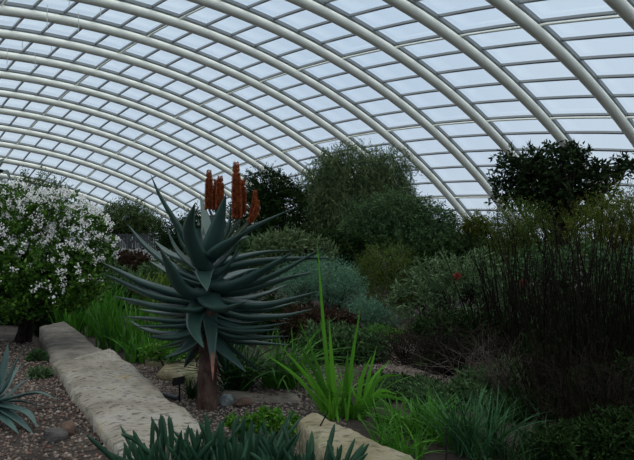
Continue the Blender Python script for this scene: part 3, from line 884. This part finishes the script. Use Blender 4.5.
# filler shrubs of the middle distance, some darkened to stand in for shade
FILL = [
    ('round_shrub', 'low dark shrub between the aloe and the dark round tree', 238, 16, [(235, 258, 26, 20), (255, 265, 26, 20), (215, 262, 24, 20)], 'deep'),
    ('round_shrub', 'yellow speckled green shrub behind the right leaves of the aloe', 290, 15, [(285, 255, 30, 20), (310, 262, 24, 20)], 'feather'),
    ('round_shrub', 'dark shrub in shade behind the silvery shrub', 340, 15.5, [(335, 258, 26, 22), (360, 262, 24, 22)], 'dark'),
    ('round_shrub', 'dark shrub behind the grey green bush with the red flower', 440, 13.5, [(430, 272, 36, 24), (470, 268, 36, 26)], 'dark'),
    ('round_shrub', 'dark green shrub behind the tall reeds near the right', 560, 10.2, [(540, 285, 34, 36), (580, 280, 34, 36), (560, 325, 50, 30)], 'deep'),
    ('round_shrub', 'dark shrub behind the reeds at the right edge', 632, 9.6, [(625, 295, 36, 42), (650, 310, 36, 44)], 'deep'),
    ('round_shrub', 'red brown shrub left of the aloe beyond the iris leaves', 133, 17, [(130, 270, 14, 11), (140, 277, 12, 10)], 'redbush'),
    ('round_shrub', 'dark green shrub behind the iris leaves under the white bush', 95, 14, [(80, 285, 28, 20), (110, 290, 24, 20)], 'deep'),
    ('round_shrub', 'mid green shrub behind the left lower leaves of the aloe', 172, 16, [(160, 285, 24, 18), (185, 290, 24, 20)], 'deep'),
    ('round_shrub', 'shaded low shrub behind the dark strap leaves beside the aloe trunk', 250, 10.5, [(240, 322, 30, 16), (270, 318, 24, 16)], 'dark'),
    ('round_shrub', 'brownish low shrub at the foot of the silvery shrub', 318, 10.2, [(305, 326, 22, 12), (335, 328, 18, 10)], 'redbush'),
    ('round_shrub', 'shrub coloured black green for deep shade among the tall reeds', 575, 7.3, [(560, 362, 44, 34), (600, 355, 46, 42), (635, 350, 40, 46)], 'dark'),  # near black leaves stand in for shade between the reeds
    ('round_shrub', 'low shrub coloured black green for deep shade at the bottom right edge', 615, 6.0, [(600, 405, 44, 34), (640, 400, 40, 40)], 'dark'),  # shade of the lower right put into the leaf colour
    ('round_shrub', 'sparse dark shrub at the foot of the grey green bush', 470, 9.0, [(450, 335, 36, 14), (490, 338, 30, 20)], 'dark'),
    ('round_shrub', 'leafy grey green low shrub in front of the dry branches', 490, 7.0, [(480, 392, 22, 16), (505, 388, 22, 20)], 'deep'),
    ('round_shrub', 'dark low shrub added for the shade beneath and behind the white flowered bush', 15, 11.5, [(-15, 318, 40, 16), (25, 318, 36, 15)], 'dark'),  # put in to darken the ground seen under the bush
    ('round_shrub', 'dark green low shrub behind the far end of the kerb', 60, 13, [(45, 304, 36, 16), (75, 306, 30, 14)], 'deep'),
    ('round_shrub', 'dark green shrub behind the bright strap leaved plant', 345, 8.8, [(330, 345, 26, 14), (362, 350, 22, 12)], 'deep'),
    ('round_shrub', 'low growth coloured black green for shade at the very bottom right corner', 600, 4.9, [(575, 446, 40, 18), (620, 440, 44, 26)], 'dark'),  # covers bare soil, leaf colour carries the shade
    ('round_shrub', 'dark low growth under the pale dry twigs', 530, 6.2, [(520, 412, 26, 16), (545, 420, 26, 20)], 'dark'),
    ('round_shrub', 'dark green low growth between the strap plant and the pale gravel', 398, 7.0, [(385, 398, 22, 10), (412, 402, 22, 10)], 'deep'),
    ('round_shrub', 'dark leafy low growth in front of the pale gravel', 448, 6.6, [(435, 404, 24, 10), (462, 402, 22, 12)], 'deep'),
    ('ground_cover', 'low bright green cushion below the silvery shrubs', 388, 9.3, [(380, 336, 22, 8), (405, 338, 18, 8)], 'weed'),
    ('ground_cover', 'low green cushion among the dry branches', 428, 8.6, [(428, 366, 18, 9)], 'strap_mid'),
    ('ground_cover', 'dark creeping cushion in front of the dry branches', 400, 7.4, [(385, 385, 26, 10), (415, 390, 26, 10)], 'dark'),
    ('ground_cover', 'bright leafy weeds behind the yellow edging stone', 168, 8.2, [(155, 352, 14, 6), (180, 354, 16, 5)], 'weed'),
    ('ground_cover', 'small yellow green weeds at the foot of the aloe trunk', 262, 5.5, [(240, 424, 12, 8), (265, 420, 16, 9), (290, 426, 12, 8)], 'weed'),
    ('ground_cover', 'tiny pale green weed lying on the left gravel', 40, 6.8, [(40, 377, 7, 3)], 'protea'),
    ('ground_cover', 'dark green leafy plants in the bottom right corner', 560, 5.2, [(545, 440, 22, 14), (575, 455, 24, 14)], 'strap_dark'),
]
for nm, lab, px, d, bl, mm in FILL:
    big = nm == 'round_shrub'
    s = d/F
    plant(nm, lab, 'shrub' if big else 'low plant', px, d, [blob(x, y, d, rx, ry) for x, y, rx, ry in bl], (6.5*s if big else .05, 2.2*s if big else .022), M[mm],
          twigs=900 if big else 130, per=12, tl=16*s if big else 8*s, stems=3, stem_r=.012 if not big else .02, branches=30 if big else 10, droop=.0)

# cushion cactus-like tuft
c = foot(38, 7.75)
t = thing('succulent_tuft', 'small dark green spiky tuft on the gravel under the white bush', 'succulent', tuple(c))
mb = MB(); D = unit(rng.normal(size=(420, 3))); D[:, 2] = np.abs(D[:, 2])
leaves(mb, c+D*.06, D, .085, .012, .2); mb.build('foliage', M['deep'], t)
mb = MB(); tubes(mb, np.array([c-A(0, 0, .03), c+A(0, 0, .05), c+A(0, 0, .09)]), A(.05, .06, .02), 8); mb.build('stem', M['bark'], t)


# ------------------------------------------------------------------ strap leaved plants, grasses, reeds
def strap_plant(name, label, cat, px, d, n, h, lean, w, m, arch=.5, basespread=.05, named=(), az=None, K=9, group=None, twist=.3):
    """fountain of strap leaves; named = pixel tips of leaves that can be told in the photograph"""
    b = foot(px, d); t = thing(name, label, cat, tuple(b), group)
    a = rng.uniform(0, 2*np.pi, n) if az is None else rng.uniform(az[0], az[1], n)
    H = h*rng.uniform(.55, 1.1, n); ln = lean*rng.uniform(.15, 1.2, n)
    rad = basespread*np.sqrt(rng.random(n)); aa = rng.uniform(0, 2*np.pi, n)
    B = b+np.stack([rad*np.cos(aa), rad*np.sin(aa), np.full(n, -.02)], 1)
    u = np.linspace(0, 1, K)
    dr = np.stack([np.cos(a), np.sin(a), np.zeros(n)], 1)
    P = B[:, None]+dr[:, None]*(ln[:, None]*H[:, None]*(u[None]*.45+u[None]**2*.55))[..., None]
    P[..., 2] += H[:, None]*(u[None]-arch*(ln[:, None])*u[None]**2.5*.75)
    P[..., 2] = np.maximum(P[..., 2], gz(P[..., 0], P[..., 1])+.012)
    prof = np.clip(np.minimum(.65+2.2*u, 1)*(1-u**2.2), .03, 1)
    W = w*rng.uniform(.7, 1.15, n)[:, None]*prof[None]
    mb = MB(); blades(mb, P, W, twist=twist)
    for tip, ctrl, base, ww, dd in named:
        q = spline([foot(base[0], d+dd*.1)-A(0, 0, .02), at(ctrl[0], ctrl[1], d+dd*.5), at(tip[0], tip[1], d+dd)], K)
        blades(mb, q[None], (ww*.72*d/F*prof)[None], twist=.3, side=np.cross(unit(q[-1]-q[0]), A(.2, 1, -.3)))
    mb.build('leaves', m, t)
    return t


strap_plant('strap_leaf_plant', 'bright green strap leaved plant behind the yellow kerb block', 'plant', 344, 6.2, 74, .55, 1.0, .026, M['strap'], basespread=.24, named=[
    ((317, 238), (323, 320), (332, 0), 6, .1), ((361, 305), (352, 360), (346, 0), 7, -.1), ((280, 345), (308, 378), (333, 0), 7, -.2), ((296, 340), (318, 378), (334, 0), 8, -.1),
    ((298, 318), (316, 362), (335, 0), 6, .1), ((320, 318), (328, 365), (336, 0), 6, .1), ((329, 316), (332, 365), (337, 0), 8, -.1), ((391, 360), (372, 380), (358, 0), 6, .1),
    ((404, 375), (378, 380), (358, 0), 6, -.2), ((412, 403), (378, 396), (350, 0), 8, -.4), ((408, 414), (372, 404), (346, 0), 7, -.4), ((397, 394), (378, 392), (360, 0), 8, -.2),
    ((377, 345), (368, 380), (362, 0), 7, .2), ((300, 360), (318, 388), (336, 0), 7, -.3), ((372, 355), (362, 378), (355, 0), 7, -.3), ((348, 350), (346, 380), (343, 0), 8, -.3),
    ((262, 352), (298, 378), (330, 0), 6, -.1)])
strap_plant('strap_leaf_plant', 'arching green strap plant low behind the right end of the yellow kerb', 'plant', 402, 5.7, 90, .45, 1.2, .022, M['strap_mid'], basespread=.22, arch=.6)
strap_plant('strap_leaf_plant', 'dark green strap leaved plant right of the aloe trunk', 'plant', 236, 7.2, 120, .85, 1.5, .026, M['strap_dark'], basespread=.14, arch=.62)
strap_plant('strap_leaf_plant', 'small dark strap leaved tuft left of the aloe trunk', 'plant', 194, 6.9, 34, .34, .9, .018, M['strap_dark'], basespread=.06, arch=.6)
strap_plant('strap_leaf_plant', 'dark strap leaved plant sprawling between the aloe and the bright strap plant', 'plant', 282, 7.4, 130, .85, 1.4, .026, M['strap_mid'], basespread=.2, arch=.6)
strap_plant('iris_clump', 'bright green sword leaved clump under the white flowered bush', 'plant', 88, 11.3, 130, 1.05, .55, .045, M['strap_mid'], basespread=.5, arch=.2)
strap_plant('iris_clump', 'bright sword leaved clump between the kerb and the aloe leaves', 'plant', 122, 9.9, 110, .85, .6, .04, M['strap_mid'], basespread=.36, arch=.25)
strap_plant('iris_clump', 'yellow green sword leaves farther off left of the aloe stem', 'plant', 150, 14.5, 90, 1.05, .6, .045, M['strap_yellow'], basespread=.45, arch=.25)
strap_plant('iris_clump', 'green sword leaves beside the left edging stones', 'plant', 140, 8.9, 60, .5, .7, .03, M['strap_mid'], basespread=.2, arch=.4)
strap_plant('grass_clump', 'low green grass tuft against the back of the yellow kerb', 'grass', 396, 5.1, 110, .34, 1.2, .018, M['strap_mid'], basespread=.2, arch=.55)
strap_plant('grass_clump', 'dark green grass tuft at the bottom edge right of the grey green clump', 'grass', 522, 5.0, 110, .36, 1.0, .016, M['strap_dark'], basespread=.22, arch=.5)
strap_plant('iris_clump', 'green sword leaves directly behind the left lower leaves of the aloe', 'plant', 172, 10.2, 100, .75, .6, .036, M['strap_mid'], basespread=.4, arch=.3)
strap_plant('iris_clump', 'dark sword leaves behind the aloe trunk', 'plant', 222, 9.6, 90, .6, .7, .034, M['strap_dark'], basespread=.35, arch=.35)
strap_plant('grass_clump', 'grey green grass clump at the bottom right of centre', 'grass', 474, 5.15, 150, .56, .85, .02, M['strap_grey'], basespread=.2, arch=.45, named=[
    ((458, 395), (466, 425), (472, 0), 4, -.1), ((533, 417), (508, 432), (482, 0), 5, -.2), ((432, 402), (452, 428), (468, 0), 4, -.1), ((505, 392), (492, 425), (480, 0), 4, .1)])
strap_plant('grass_clump', 'green grass clump leaning by the end of the yellow kerb', 'grass', 436, 5.5, 120, .46, 1.0, .018, M['strap_mid'], basespread=.2, arch=.55)
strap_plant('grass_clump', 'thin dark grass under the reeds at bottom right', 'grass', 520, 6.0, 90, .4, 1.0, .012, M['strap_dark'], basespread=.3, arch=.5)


def reeds(label, px, d, n, h, spread, lean, r=.0035, side=0.0, group=None):
    b = foot(px, d); t = thing('reed_clump', label, 'reeds', tuple(b), group)
    rad = spread*np.sqrt(rng.random(n)); aa = rng.uniform(0, 2*np.pi, n)
    off = np.stack([rad*np.cos(aa), rad*np.sin(aa), np.full(n, -.03)], 1)
    H = h*rng.uniform(.45, 1.05, n)
    dr = off/spread*lean*rng.uniform(.3, 1.3, (n, 1))+rng.normal(0, .06, (n, 3))+A(side, 0, 0); dr[:, 2] = 0
    K = 8; u = np.linspace(0, 1, K)
    P = b+off[:, None]+dr[:, None]*(H[:, None]*u[None]**1.4)[..., None]
    P[..., 2] += H[:, None]*u[None]
    P[..., :2] += rng.normal(0, .006, P[..., :2].shape)
    mb = MB(); tubes(mb, P, np.broadcast_to(r*(1.15-u*.7), (n, K)), 4); mb.build('stems', M['restio'], t)
    # bracts and fine branchlets along the upper stems
    k = 9
    idx = rng.integers(2, K, (n, k)); pp = P[np.arange(n)[:, None], idx].reshape(-1, 3)
    dd = rng.normal(0, .35, pp.shape)+A(0, 0, 1)
    mb = MB(); leaves(mb, pp, dd, rng.uniform(.03, .09, len(pp)), .009, .2); tag(mb.build('bracts', M['restio_tip'], t), kind='stuff')
    return t


reeds('tall dark reed clump rising just right of the grey green bush', 512, 8.6, 70, 1.75, .42, .34, .0075)
reeds('tall dark reed clump in the middle of the right side reeds', 556, 7.6, 110, 1.8, .48, .34, .007)
reeds('tall dark dense reed clump toward the right edge', 596, 6.9, 120, 1.8, .5, .36, .0065)
reeds('tall dark reed clump cut by the right edge', 640, 6.6, 120, 1.7, .5, .34, .006)
reeds('short dark reed clump low in the bottom right corner', 610, 5.4, 160, .62, .5, .6, .005)
reeds('short dark reed clump in front of the tall middle reeds', 566, 6.3, 200, .8, .42, .5, .005)


def dry_bush(label, px, d, n, h, w, m='dry', r=.006, sub=5):
    b = foot(px, d); t = thing('dry_shrub', label, 'shrub', tuple(b))
    mb = MB(); K = 8; u = np.linspace(0, 1, K)
    for i in range(n):
        a = rng.uniform(0, 2*np.pi); e = rng.uniform(.1, 1)
        tip = b+A(math.cos(a)*w*e, math.sin(a)*w*e*.7, h*rng.uniform(.25, 1.0))
        q = spline([b-A(0, 0, .03), (b+tip)/2+rng.normal(0, .12, 3)*w+A(0, 0, .06), tip], K); q += rng.normal(0, .008, q.shape)*u[:, None]
        q[1:, 2] = np.maximum(q[1:, 2], gz(q[1:, 0], q[1:, 1])+.01)
        tubes(mb, q, np.linspace(r, r*.3, K), 5)
        S = []
        for s in range(sub):
            o = q[rng.integers(2, K-1)]; e2 = o+rng.normal(0, .16, 3)+(tip-b)*.14
            z = np.stack([o+(e2-o)*v+rng.normal(0, .012, 3)*v for v in np.linspace(0, 1, 5)])
            z[:, 2] = np.maximum(z[:, 2], gz(z[:, 0], z[:, 1])+.008); S.append(z)
        tubes(mb, np.array(S), np.broadcast_to(np.linspace(r*.45, r*.15, 5), (sub, 5)), 4)
    mb.build('branches', M[m], t)
    return t


dry_bush('bare dry branching shrub below the grey green bush', 450, 8.0, 80, .6, 1.0, 'bark', .009)
dry_bush('long grey bare branches leaning over the pale gravel patches', 470, 7.4, 26, .5, 1.0, 'dry', .006)
dry_bush('tangle of pale dry twigs right of the bare dry shrub', 505, 6.7, 34, .62, .5, 'dry', .004)
dry_bush('brown bare shrub in shade behind the bright strap leaved plant', 405, 8.6, 44, .42, .6, 'bark', .007)
dry_bush('dark twiggy dead growth filling the bottom right corner', 600, 5.6, 70, .6, .7, 'bark', .004, 8)


# ------------------------------------------------------------------ chalk stick succulents in the foreground
def fingers(label, px, d, n, h, spread, lean, named=()):
    b = foot(px, d); t = thing('chalk_stick_plant', label, 'succulent', tuple(b))
    rad = spread*np.sqrt(rng.random(n)); aa = rng.uniform(0, 2*np.pi, n)
    off = np.stack([rad*np.cos(aa), rad*np.sin(aa), np.full(n, 0.0)], 1)
    H = h*rng.uniform(.75, 1.04, n)
    dr = off/spread*lean+rng.normal(0, .12, (n, 3)); dr[:, 2] = 0
    u = np.linspace(0, 1, 9)
    # leaves stand on low stems
    z0 = H-rng.uniform(.16, .26, n)
    base = b+off+dr*z0[:, None]*.6; base[:, 2] = b[2]+z0
    tip = base+dr*.28*rng.uniform(.5, 1.5, (n, 1)); tip[:, 2] = b[2]+H
    P = base[:, None]+(tip-base)[:, None]*u[None, :, None]
    P[..., :2] += (dr[:, None, :2]*.05*(u[None, :, None]**2-u[None, :, None]))
    pr = np.array([.6, .85, .97, 1, 1, 1, .93, .76, .2])
    mb = MB(); tubes(mb, P, rng.uniform(.0115, .0155, n)[:, None]*pr[None], 8)
    m2 = n*2; k = rng.integers(0, n, m2)
    o = base[k]+rng.normal(0, .012, (m2, 3))-A(0, 0, 1)*rng.uniform(0, .06, m2)[:, None]
    dd = unit(rng.normal(0, .75, (m2, 3))+dr[k]*.8+A(0, 0, 1.0))
    L = rng.uniform(.1, .19, m2)
    P2 = o[:, None]+dd[:, None]*(u[None]*L[:, None])[..., None]; P2[..., 2] += .05*(u**2)[None]
    tubes(mb, P2, rng.uniform(.010, .014, m2)[:, None]*pr[None], 7)
    for path, w in named:
        q = spline([at(x, y, d-.05) for x, y in path], 9); tubes(mb, q, w*d/F/2*pr, 8)
    mb.build('finger_leaves', M['senecio'], t)
    mb = MB(); q = np.stack([np.repeat((b-A(0, 0, .03))[None], n, 0)+off*.7, b+off*.85+A(0, 0, .12), base], 1)
    tubes(mb, q, np.broadcast_to(A(.01, .009, .007), (n, 3)), 5); mb.build('stems', M['bark_grey'], t)
    return t


fingers('dark green finger leaved succulent clump at the bottom below the kerb block', 168, 3.85, 26, .47, .16, .5,
        [([(150, 462), (128, 462), (102, 450)], 5.5), ([(150, 455), (135, 440), (121, 434)], 5), ([(160, 460), (141, 445), (133, 430)], 5)])
fingers('dark green finger leaved succulent clump at the bottom centre, tallest of three', 235, 3.85, 46, .55, .19, .42,
        [([(210, 450), (208, 432), (206, 414)], 5.5), ([(172, 448), (171, 430), (169, 416)], 5.5)])
fingers('dark green finger leaved succulent clump at the bottom in front of the yellow kerb', 303, 3.75, 34, .50, .18, .5)

# ------------------------------------------------------------------ small man-made things
c = foot(180, 6.8)
t = thing('plant_label', 'small black plant name label on a stake left of the aloe trunk', 'plant label', tuple(c))
mb = MB(); tubes(mb, np.array([c-A(0, 0, .05), c+A(0, 0, .09), c+A(-.006, 0, .2)]), A(.008, .008, .008), 6); mb.build('stake', M['black'], t)
mb = MB()
e = A(.058, .01, .012); up = A(-.005, .025, .032); nn = unit(np.cross(e, up))*.003; cc = c+A(-.008, -.01, .2)
vv = [cc+a*e+b*up+g*nn for g in (-1, 1) for b in (-1, 1) for a in (-1, 1)]
mb.add(vv, [(0, 2, 3, 1), (4, 5, 7, 6), (0, 1, 5, 4), (1, 3, 7, 5), (3, 2, 6, 7), (2, 0, 4, 6)]); mb.build('name_plate', M['black'], t, smooth=False)
mb = MB(); q = spline([at(163, 385, 7.0), at(170, 390, 6.9), at(178, 397, 6.8)], 10); q[:, 2] = gz(q[:, 0], q[:, 1])+.03
tubes(mb, q, np.full(10, .022), 8, cap=True)
tag(mb.build('irrigation_pipe', M['pipe'], loc=tuple(q[5])), 'short dark blue grey pipe on the gravel beside the plant label', 'pipe')
for px0, py0, px1, py1, dd, lab in ((328, 411, 312, 442, 4.75, 'thin dark stick leaning on the yellow kerb block'), (447, 425, 446, 462, 4.9, 'thin black stake among the grasses at bottom right')):
    a_, b_ = at(px0, py0, dd), at(px1, py1, dd-.1)
    b_ = b_+(b_-a_)*((b_[2]-(.0 if px0 > 400 else .2))/(a_[2]-b_[2]))
    mb = MB(); tubes(mb, np.array([b_-A(0, 0, .02), (a_+b_)/2, a_]), A(.006, .006, .005), 6, cap=True)
    tag(mb.build('stake', M['black'], loc=tuple(b_)), lab, 'stake')

# low pale wall with a railing far off at the left
a0, a1 = at(98, 240, 38), at(176, 240, 38)
t = thing('low_wall', 'low pale wall with a grey railing far off left of the aloe', 'wall', ((a0[0]+a1[0])/2, 38, 0))
mb = MB(); box(mb, a0[0], a1[0], 37.9, 38.2, -.1, .98); mb.build('wall_base', M['concrete'], t, smooth=False)
mb = MB(); box(mb, a0[0], a1[0], 38.02, 38.08, 1.72, 1.79); mb.build('top_rail', M['fence'], t, smooth=False)
for x in np.linspace(a0[0]+.05, a1[0]-.05, 12):
    mb = MB(); box(mb, x-.03, x+.03, 38.02, 38.08, .96, 1.74); mb.build('post', M['fence'], t, smooth=False)
mb = MB()
for x in np.linspace(a0[0]+.1, a1[0]-.1, 46):
    box(mb, x-.028, x+.028, 38.035, 38.06, 1.02, 1.73)
mb.build('slats', M['fence'], t, smooth=False)

# thin rods hanging from the roof at top left
tt, pp = np.meshgrid(np.linspace(-.5, .75, 500), np.linspace(-.1, .35, 400))
RP = roof(tt, pp, GOFF-.13).reshape(-1, 3)-A(0, 0, EYE)
c_, s_ = math.cos(PIT), math.sin(PIT)
yy = c_*RP[:, 1]+s_*RP[:, 2]; zz_ = -s_*RP[:, 1]+c_*RP[:, 2]
ok = yy > 2
sx = np.where(ok, 317+F*RP[:, 0]/np.where(ok, yy, 1), -999); sy = np.where(ok, 230-F*zz_/np.where(ok, yy, 1), -999)
for (px, py, ln), lab in zip(((48, 5, 21), (78.5, 13, 18), (69.5, 0, 6), (101.5, 8, 8), (23, 41, 8), (51, 45, 7), (7.5, 48, 15), (34.5, 52, 15)),
                             ('longest thin pale rod hanging from the roof at top left', 'long thin rod hanging right of the longest one at top left', 'short thin rod touching the top edge of the picture',
                              'thin short rod rightmost of the roof rods', 'short thin rod hanging above the pair in the second roof bay', 'short thin rod right of another short one in the second bay',
                              'thin rod nearest the left edge of the roof', 'thin long rod in the lower pair near the left edge')):
    i = np.argmin((sx-px)**2+(sy-py)**2); p0 = RP[i]+A(0, 0, EYE)
    L = ln*np.linalg.norm(RP[i])/F
    mb = MB(); tubes(mb, np.array([p0, p0-A(0, 0, L/2), p0-A(0, 0, L)]), A(.02, .02, .02), 5, cap=True)
    tag(mb.build('hanging_rod', M['rod'], loc=tuple(p0)), lab, 'hanging rod', 'thin rods hanging from the roof')

# ------------------------------------------------------------------ sky, camera
w = bpy.data.worlds.new('overcast_sky'); SC.world = w; w.use_nodes = True
nt = w.node_tree; bg = nt.nodes['Background']
tc = nt.nodes.new('ShaderNodeTexCoord'); sp = nt.nodes.new('ShaderNodeSeparateXYZ')
nt.links.new(tc.outputs['Generated'], sp.inputs[0])
r = ramp(nt, [(0.0, (0.62, 0.70, 0.79)), (0.12, (0.62, 0.72, 0.84)), (0.36, (0.60, 0.73, 0.88)), (0.6, (1.35, 1.42, 1.5)), (1.0, (2.3, 2.3, 2.3))])
nz = nt.nodes.new('ShaderNodeTexNoise'); nz.inputs['Scale'].default_value = 2.2; nz.inputs['Detail'].default_value = 5
nt.links.new(tc.outputs['Generated'], nz.inputs['Vector'])
r2 = ramp(nt, [(0.3, (0.90, 0.93, 0.97)), (0.7, (1.06, 1.04, 1.02))])
nt.links.new(nz.outputs['Fac'], r2.inputs[0])
mx = nt.nodes.new('ShaderNodeMix'); mx.data_type = 'RGBA'; mx.blend_type = 'MULTIPLY'; mx.inputs[0].default_value = 1.0
nt.links.new(sp.outputs['Z'], r.inputs[0]); nt.links.new(r.outputs[0], mx.inputs[6]); nt.links.new(r2.outputs[0], mx.inputs[7])
nt.links.new(mx.outputs[2], bg.inputs['Color']); bg.inputs['Strength'].default_value = 1.0

cam = bpy.data.cameras.new('camera'); co = bpy.data.objects.new('camera', cam); COL.objects.link(co)
cam.sensor_width = 36; cam.lens = 36*F/634; cam.clip_end = 400
co.location = (0, 0, EYE); co.rotation_euler = (math.pi/2+PIT, 0, 0)
SC.camera = co
SC.view_settings.view_transform = 'Standard'; SC.view_settings.look = 'None'
SC.view_settings.gamma = 1; SC.view_settings.use_curve_mapping = False
SC.view_settings.exposure = 0.0
